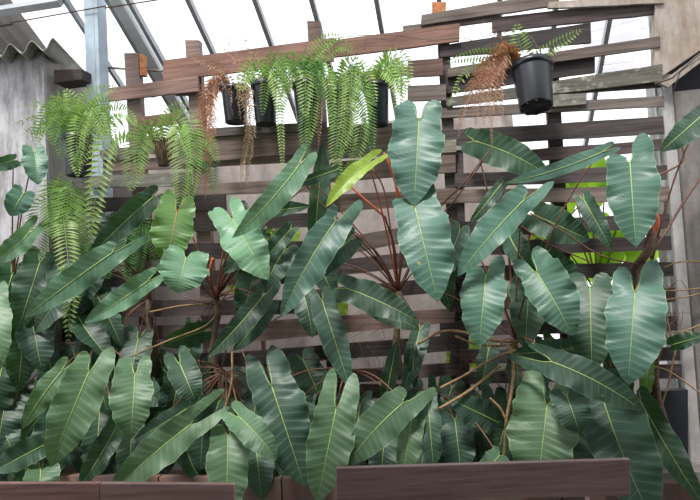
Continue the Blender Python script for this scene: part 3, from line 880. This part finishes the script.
# thin hanging roots and a tangle of dry twigs in the middle of the fence
rn = random.Random(3)
for k_ in range(3):
    cx0, cy0 = [(375, 340), (470, 365), (655, 300)][k_]
    m = MB()
    for i in range(26):
        x0 = cx0+rn.uniform(-30, 30); y0 = cy0+rn.uniform(-28, 28)
        a = rn.uniform(0, PI); l = rn.uniform(14, 34)
        o0 = rn.uniform(.07, .13)
        p0 = W(x0, y0, o0); p2 = W(x0+math.cos(a)*l, y0+math.sin(a)*l, o0+rn.uniform(-.02, .04))
        m.tube(bezpts(p0, (p0+p2)*.5+Vector((rn.uniform(-.02, .02), 0, rn.uniform(-.02, .02))), p2, 6), .002, 4)
    m.build('dry_twigs', MAT['twig'], None, True, label=['tangle of thin dry twigs on the slats below the middle crown', 'tangle of dry twigs among the tan stems right of centre', 'fine dry roots clinging to the slats by the right column'][k_], cat='twigs', kind='stuff')

# bright plants beyond the fence
def backplant(lab, cx_, cy_, off, ls):
    c = W(cx_, cy_, off); e = empty('philodendron', Vector((c.x, c.y, 0)), lab, 'plant')
    m = MB(); m.tube([Vector((c.x, c.y, .02)), Vector((c.x+.03, c.y, c.z*.5)), c], .018, 7); m.build('stem', MAT['stembrown'], e, True)
    for (A, T, wd) in ls:
        leaf(e, A, T, wd, 8, 'backlit', off=off+rn.uniform(-.08, .08), crown=c, tilt=-.2, pet='petgreen', rib='rib')
backplant('sunlit yellow-green leafy plant behind the slats near the right column', 600, 300, -.45,
  [((585, 165), (590, 215), 20), ((568, 180), (560, 225), 14), ((608, 165), (612, 205), 12), ((630, 195), (640, 235), 15), ((570, 222), (550, 252), 15), ((600, 225), (640, 262), 16),
   ((660, 210), (655, 260), 13), ((585, 240), (600, 285), 18), ((640, 250), (650, 300), 14), ((545, 232), (530, 262), 10), ((620, 235), (600, 280), 14), ((655, 180), (662, 215), 9)])
backplant('sunlit green plant behind the slats in the middle gap', 460, 400, -.4, [((455, 350), (462, 385), 11), ((470, 345), (478, 372), 8)])
backplant('sunlit green plant behind the slats left of centre', 262, 330, -.4, [((232, 268), (240, 300), 10), ((290, 235), (280, 268), 11), ((255, 232), (262, 262), 11), ((340, 300), (334, 330), 9)])

# ------------------------------------------------------------------ ferns
def frond(parent, pts, wd, mat, name='frond', off_j=0, sparse=1.0, ragged=0.0, n=None, sp=.018):
    """pts: list of (x, y, off); pinnae in two rows along the rachis, length wd"""
    P = [W(*p) for p in pts]
    ln = sum((P[i+1]-P[i]).length for i in range(len(P)-1))
    n = n or max(10, int(ln/sp)); S = spline(P, n); sc = mpp(S[n//2]); wl_ = wd*sc*(1.5 if not ragged else 1.25)
    rr = random.Random(int(pts[0][0]*31+pts[-1][1]*17+pts[-1][0]*5))
    m = MB(); m.tube(S, [.0018*(1-.6*i/n) for i in range(n)], 4)
    for i in range(1, n-1):
        t = i/(n-1); T_ = (S[i+1]-S[i-1]).normalized()
        env = min(1, t*5+.25)*(1-t**3.0)**.8
        view = (CAM-S[i]).normalized(); sd_ = T_.cross(view)
        if sd_.length < .2: sd_ = T_.orthogonal()
        sd_.normalize(); nn_ = sd_.cross(T_)
        for g in (1, -1):
            if rr.random() > sparse: continue
            l = wl_*env*(1-ragged*rr.random())
            d_ = (sd_*g*(1-.0) + T_*(.38+rr.uniform(-.06, .06)) - WZ*(.10+ragged*rr.random()) + nn_*rr.uniform(.02, .25+ragged)).normalized()
            q = T_*min(sp*.36, l*.22+.001)
            b0 = S[i]; mid = b0 + d_*l*.5 - WZ*.0
            tip = b0 + d_*l - WZ*l*(.12+ragged*.6*rr.random())
            m.add([b0, mid-q, tip, mid+q, mid-nn_*q.length*.5], [(0, 1, 4), (0, 4, 3), (1, 2, 4), (4, 2, 3)])
    return m.build(name, MAT[mat], parent)

def pot(parent, xl, xr, yt, yb, off, taper=.78, hang=False, mat='pot'):
    ax_ = Vector((.03, .24, 1)).normalized() if hang else Vector((0, 0, 1))
    xc = (xl+xr)/2; pt_ = W(xc, yt, off); pb = W(xc, yb, off)
    r = (xr-xl)/2*mpp(pt_); h = pt_.z-pb.z
    c = Vector((pt_.x, pt_.y, pt_.z)) - ax_*h; rb_ = r*taper
    m = MB()
    m.lathe(c, [(0, .004), (rb_*.80, .004), (rb_*.82, 0), (rb_, .0), (rb_*1.01, .006), (r*.95, h*.88), (r*.95, h*.885)], 32, ax_)
    if hang:
        for j in range(10):
            q = 2*PI*j/10; p = c + Vector((math.cos(q)*rb_*.86, math.sin(q)*rb_*.86, -.006-math.sin(q)*rb_*.86*.24))
            m.box(p-Vector((.009, .009, 0)), Vector((.018, 0, 0)), Vector((0, .018, 0)), Vector((0, 0, .007)))
    o = m.build('pot', MAT[mat], parent, True)
    m = MB(); m.lathe(c, [(r*.952, h*.87), (r*1.03, h*.885), (r*1.04, h), (r*.97, h*1.0), (r*.93, h*.9)], 32, ax_)
    m.build('rim', MAT[mat], o, True)
    m = MB(); m.lathe(c, [(r*.935, h*.92), (r*.6, h*.95), (0.001, h*.97)], 24, ax_)
    m.build('soil', MAT['soil'], parent, True)
    return Vector((pt_.x, pt_.y, pt_.z)), c

def fern(lab, potbox, off, fronds, extra=0, mats=('fern',), seed=1, hang=False, spread=40, droop=55, dry=0, cat='fern', up=18, potmat='pot', taper=.78):
    xl, xr, yt, yb = potbox; xc = (xl+xr)/2
    b = W(xc, yb, off)
    e = empty('potted_fern', Vector((b.x, b.y, W(xc, yb, off).z)), lab, cat, 'ferns in black pots along the fence')
    pot(e, xl, xr, yt, yb, off, hang=hang, mat=potmat, taper=taper)
    for f_ in fronds:
        pts, wd, mt = f_[0], f_[1], f_[2]
        frond(e, pts, wd, mt, **(f_[3] if len(f_) > 3 else {}))
    rr = random.Random(seed)
    for i in range(extra):
        sx = rr.uniform(-1, 1); sx = math.copysign(abs(sx)**.6, sx); x2 = xc + sx*spread
        hh_ = rr.uniform(.4, 1)*up; dr = rr.uniform(.0, 1)**1.4*droop
        x0 = xc+sx*4; oo = off+rr.uniform(-.03, .06)
        pts = [(x0, yt+2, off), (xc+sx*spread*.4, yt-hh_, oo+.03), (xc+sx*spread*.8, yt-hh_*.5+dr*.15, oo+.07), (x2, yt+dr, oo+.09)]
        frond(e, pts, rr.uniform(6, 9), rr.choice(mats), sp=.02)
    for i in range(dry):
        sx = rr.uniform(-1, 1); dr = rr.uniform(.3, 1)*droop
        pts = [(xc+sx*5, yt, off), (xc+sx*spread*.35, yt-4, off+.08), (xc+sx*spread*.5, yt+dr*.5, off+.11), (xc+sx*spread*.5+rr.uniform(-4, 4), yt+dr, off+.1)]
        frond(e, pts, rr.uniform(3, 5), 'dry' if rr.random() < .6 else 'drytan', name='dry_frond', ragged=.7, sparse=.8)
    return e

# hanging pot on the right
e = fern('half-dead fern in a black pot hung high on the right slats', (511, 551, 66, 112), .22, [
  ([(528, 68, .22), (522, 50, .24), (518, 35, .24), (517, 22, .24)], 9, 'fern'),
  ([(530, 68, .22), (540, 55, .24), (560, 42, .26), (583, 29, .28)], 6, 'fernl'),
  ([(520, 68, .22), (500, 56, .26), (475, 55, .28), (446, 62, .3)], 7, 'fern'),
  ([(520, 68, .22), (492, 62, .26), (466, 72, .28), (448, 108, .3)], 5, 'fernl', dict(sparse=.6)),
 ], hang=True, extra=0)
for (x, y, wd) in [(472, 118, 7), (458, 140, 6), (484, 128, 6), (466, 112, 7), (496, 112, 8), (503, 125, 5), (490, 95, 8), (480, 105, 8), (492, 150, 4), (475, 130, 6), (488, 110, 8), (497, 90, 8)]:
    frond(e, [(522, 68, .22), (508+(x-490)*.1, 50+rn.uniform(-4, 6), .27), (496+(x-490)*.5, 64+rn.uniform(-4, 8), .3), (x+(490-x)*.22, (y+62)/2, .33), (x, y, .32)], wd+2, 'dry', name='dry_frond', ragged=.5, sp=.0145)
frond(e, [(520, 68, .22), (508, 48, .25), (497, 34, .27), (482, 20, .28)], 5, 'dry', name='dry_frond', ragged=.5, sparse=.7)
frond(e, [(520, 68, .22), (512, 52, .25), (500, 44, .27), (484, 46, .28)], 5, 'dry', name='dry_frond', ragged=.5, sparse=.7)
m = MB()
for sx in (-1, 1):
    m.tube([W(531+sx*17, 68, .22), W(531+sx*8, 50, .15), W(531, 36, .07)], .002, 5)
m.build('hanger', MAT['wire'], e, True)
m = MB()
for i in range(14):
    a = rn.uniform(-1, 1); m.tube([W(531+a*12, 68, .22), W(531+a*20, 58, .24), W(531+a*30+rn.uniform(-4, 4), 62+rn.uniform(-8, 8), .26)], .0014, 4)
m.build('dead_stalks', MAT['twig'], e, True)

# row of pots on the plank
e = fern('dried-out brown fern in the leftmost black pot of the row', (221, 248, 88, 123), .2, [
  ([(232, 90, .2), (215, 78, .24), (207, 110, .28), (208, 150, .28), (205, 200, .27)], 9, 'dry', dict(name='dry_frond', ragged=.5, sp=.0145)),
  ([(230, 90, .2), (210, 84, .24), (203, 120, .28), (200, 165, .28)], 10, 'dry', dict(name='dry_frond', ragged=.5, sp=.0145)),
  ([(230, 90, .2), (214, 90, .26), (212, 130, .29), (212, 160, .27)], 8, 'dry', dict(name='dry_frond', ragged=.5, sp=.0145)),
  ([(233, 90, .2), (225, 72, .24), (208, 62, .25), (190, 56, .25)], 7, 'dry', dict(name='dry_frond', ragged=.5)),
  ([(236, 90, .2), (240, 66, .22), (232, 45, .22), (220, 26, .22)], 5, 'dry', dict(name='dry_frond', ragged=.8, sparse=.35)),
  ([(238, 90, .2), (246, 66, .22), (248, 45, .22), (243, 20, .22)], 5, 'dry', dict(name='dry_frond', ragged=.8, sparse=.35)),
  ([(236, 90, .2), (237, 66, .22), (228, 52, .22), (218, 38, .22)], 5, 'dry', dict(name='dry_frond', ragged=.8, sparse=.4)),
  ([(240, 90, .2), (252, 66, .22), (257, 50, .22), (256, 40, .22)], 5, 'dry', dict(name='dry_frond', ragged=.8, sparse=.4)),
  ([(234, 90, .2), (232, 84, .3), (230, 100, .31), (233, 116, .3)], 5, 'dry', dict(name='dry_frond', ragged=.8, sparse=.6)),
 ], spread=34, droop=40, dry=9, seed=5)
for (x, y) in ((200, 150), (205, 175), (213, 140), (210, 120), (204, 130), (208, 190)):
    frond(e, [(233, 90, .2), (216, 80+rn.uniform(-4, 6), .25), (207+(x-207)*.5, 105, .28), (x, (y+105)/2, .3), (x+2, y, .28)], 8, 'dry', name='dry_frond', ragged=.5, sp=.012)
# long tan dried fronds hanging between first two pots
fern('fern in the second black pot of the row with a long tan dead frond below', (251, 277, 83, 125), .2, [
  ([(255, 86, .2), (250, 92, .3), (252, 120, .3), (250, 150, .3), (245, 192, .28)], 6, 'drytan', dict(name='dry_frond', ragged=.5, sp=.0145)),
  ([(254, 86, .2), (246, 94, .3), (248, 130, .3), (243, 160, .29), (240, 188, .28)], 6, 'drytan', dict(name='dry_frond', ragged=.5, sp=.0145)),
  ([(265, 84, .2), (272, 78, .24), (278, 100, .28), (281, 135, .28), (283, 178, .27)], 4, 'fernl'),
  ([(265, 84, .2), (266, 78, .26), (264, 95, .3), (262, 117, .3)], 5, 'fern'),
  ([(265, 84, .2), (258, 62, .22), (250, 64, .24), (244, 84, .26)], 6, 'fern'),
  ([(265, 84, .2), (285, 60, .22), (300, 62, .24), (312, 84, .26)], 7, 'fern'),
 ], extra=7, spread=30, droop=35, mats=('fern', 'fernl', 'fernd'), seed=2, up=26)
fern('lush fern in the third black pot of the row', (292, 323, 84, 126), .2, [
  ([(305, 86, .2), (294, 60, .24), (284, 90, .28), (280, 120, .28)], 8, 'fern'),
  ([(305, 86, .2), (312, 70, .26), (312, 110, .3), (307, 150, .3)], 8, 'fern'),
  ([(308, 86, .2), (318, 60, .24), (338, 44, .26), (356, 52, .28)], 8, 'fern'),
  ([(308, 86, .2), (312, 60, .24), (326, 40, .25), (344, 36, .26)], 8, 'fernl'),
  ([(303, 86, .2), (306, 100, .27), (305, 130, .29), (306, 170, .28)], 7, 'fernd'),
 ], extra=8, spread=36, droop=60, mats=('fern', 'fernl', 'fernd'), seed=3, up=26)
fern('lush fern in the fourth black pot of the row with long hanging fronds', (325, 352, 90, 150), .16, [
  ([(340, 92, .2), (352, 66, .26), (348, 110, .32), (340, 150, .32), (332, 168, .31)], 10, 'fernl'),
  ([(338, 92, .2), (340, 74, .26), (338, 120, .33), (336, 160, .33), (344, 190, .32)], 9, 'fern'),
  ([(342, 92, .2), (360, 80, .27), (362, 120, .33), (356, 155, .33), (340, 175, .31)], 9, 'fern'),
  ([(340, 92, .2), (328, 76, .25), (320, 110, .31), (318, 150, .3)], 6, 'drytan', dict(name='dry_frond', ragged=.4)),
  ([(340, 92, .2), (350, 62, .24), (362, 100, .3), (372, 150, .3)], 8, 'fernd'),
 ], extra=7, spread=40, droop=68, mats=('fern', 'fernl', 'fernd'), seed=4, up=30)
fern('fern in the rightmost black pot of the row', (364, 389, 84, 126), .2, [
  ([(376, 86, .2), (385, 62, .24), (398, 66, .27), (404, 100, .29)], 9, 'fern'),
  ([(376, 86, .2), (392, 56, .24), (405, 62, .26), (411, 82, .27)], 8, 'fernl'),
  ([(374, 86, .2), (362, 78, .26), (368, 110, .31), (373, 155, .3)], 8, 'fernd'),
  ([(376, 86, .2), (386, 70, .27), (398, 90, .3), (396, 118, .3)], 7, 'fern'),
 ], extra=6, spread=34, droop=35, mats=('fern', 'fernl'), seed=6, up=24)
# left pots
fern('large bushy fern in the black pot hung by the concrete wall', (63, 92, 136, 176), .3, [
  ([(78, 136, .3), (78, 110, .35), (66, 100, .4), (50, 110, .44)], 8, 'fernl'),
  ([(78, 136, .3), (72, 108, .35), (50, 104, .4), (22, 106, .44)], 5, 'fern', dict(sparse=.7)),
  ([(78, 136, .3), (66, 120, .35), (46, 118, .4), (14, 124, .44)], 6, 'fern', dict(sparse=.7)),
  ([(78, 136, .3), (62, 128, .35), (40, 128, .4), (20, 136, .44)], 6, 'fern', dict(sparse=.7)),
  ([(80, 136, .3), (84, 108, .35), (92, 94, .38), (118, 86, .4)], 8, 'fernl'),
  ([(80, 136, .3), (76, 112, .35), (72, 98, .38), (64, 88, .4)], 9, 'fernl'),
  ([(84, 136, .3), (92, 114, .35), (104, 104, .38), (128, 108, .42)], 8, 'fern'),
  ([(78, 136, .3), (84, 118, .38), (78, 130, .44), (76, 158, .46), (78, 178, .46)], 9, 'fernl'),
  ([(82, 136, .3), (100, 118, .38), (92, 135, .44), (82, 155, .46), (72, 172, .46)], 10, 'fernl'),
  ([(74, 136, .3), (66, 122, .36), (60, 135, .4), (62, 160, .41)], 8, 'fernd'),
  ([(82, 136, .3), (110, 112, .38), (128, 114, .42), (138, 128, .44)], 8, 'fern'),
 ], extra=10, spread=52, droop=26, mats=('fern', 'fernl'), seed=8, up=40)
bk_ = fern('fern spilling from the small dark hanging basket with dry roots', (152, 174, 140, 166), .22, [
  ([(156, 142, .24), (130, 128, .36), (108, 138, .46), (99, 172, .5), (94, 210, .5), (91, 247, .49)], 11, 'fernl', dict(sp=.034)),
  ([(156, 142, .24), (146, 130, .34), (136, 150, .42), (131, 192, .43)], 13, 'fernl'),
  ([(158, 142, .24), (150, 136, .34), (142, 150, .4), (140, 168, .41)], 8, 'fern'),
  ([(166, 142, .24), (172, 122, .3), (180, 130, .36), (183, 165, .38), (179, 208, .38)], 13, 'fernl'),
  ([(166, 142, .24), (180, 118, .3), (192, 128, .36), (194, 160, .38), (190, 205, .36)], 10, 'fern'),
  ([(166, 142, .24), (168, 120, .28), (176, 108, .3), (188, 104, .3)], 8, 'fernl'),
  ([(164, 142, .24), (196, 140, .3), (208, 138, .34), (219, 164, .36)], 8, 'fern'),
  ([(164, 142, .24), (205, 158, .3), (212, 172, .33), (214, 196, .33)], 8, 'fernd'),
 ], extra=4, spread=30, droop=40, mats=('fern', 'fernl'), seed=9, potmat='soil', taper=.5)
m = MB()
for i in range(40):
    a = rn.uniform(-1, 1); m.tube([W(163+a*10, 142, .22), W(163+a*14, 136+rn.uniform(-4, 6), .27), W(163+a*12+rn.uniform(-5, 5), 150+rn.uniform(-6, 12), .31)], .0013, 3)
m.build('dry_roots', MAT['drytan'], bk_, True, kind='stuff')
# lower ferns rooted on the wall behind the leaves
lf = fern('deep green fern hanging low on the left among the long leaves', (52, 76, 196, 224), .14, [
  ([(62, 198, .2), (56, 184, .28), (52, 200, .33), (54, 240, .34)], 12, 'fern'),
  ([(64, 198, .2), (72, 184, .28), (70, 210, .34), (72, 250, .34)], 15, 'fern'),
  ([(62, 198, .2), (66, 186, .28), (62, 210, .34), (60, 230, .34)], 11, 'fern'),
  ([(60, 198, .2), (44, 204, .26), (38, 232, .3), (34, 268, .3), (34, 292, .3)], 12, 'fern'),
  ([(66, 198, .2), (84, 204, .26), (86, 230, .3), (80, 256, .3)], 10, 'fern'),
  ([(62, 206, .2), (66, 240, .5), (70, 290, .62), (68, 345, .6)], 10, 'fernl', dict(sp=.030)),
  ([(66, 206, .2), (78, 240, .3), (82, 270, .4), (74, 312, .5)], 9, 'fernd'),
 ], extra=0)
fern('shaded fern hanging behind the long pale leaf', (120, 144, 222, 246), .08, [
  ([(134, 224, .1), (128, 220, .2), (126, 250, .24), (128, 282, .24)], 10, 'fernd'),
  ([(134, 224, .1), (142, 220, .2), (140, 250, .24), (138, 276, .24)], 9, 'fernd'),
  ([(134, 224, .1), (112, 226, .2), (106, 250, .24), (108, 280, .24)], 10, 'fernd'),
  ([(134, 224, .1), (150, 226, .18), (158, 246, .2), (155, 270, .2)], 9, 'fernd'),
 ], extra=0)
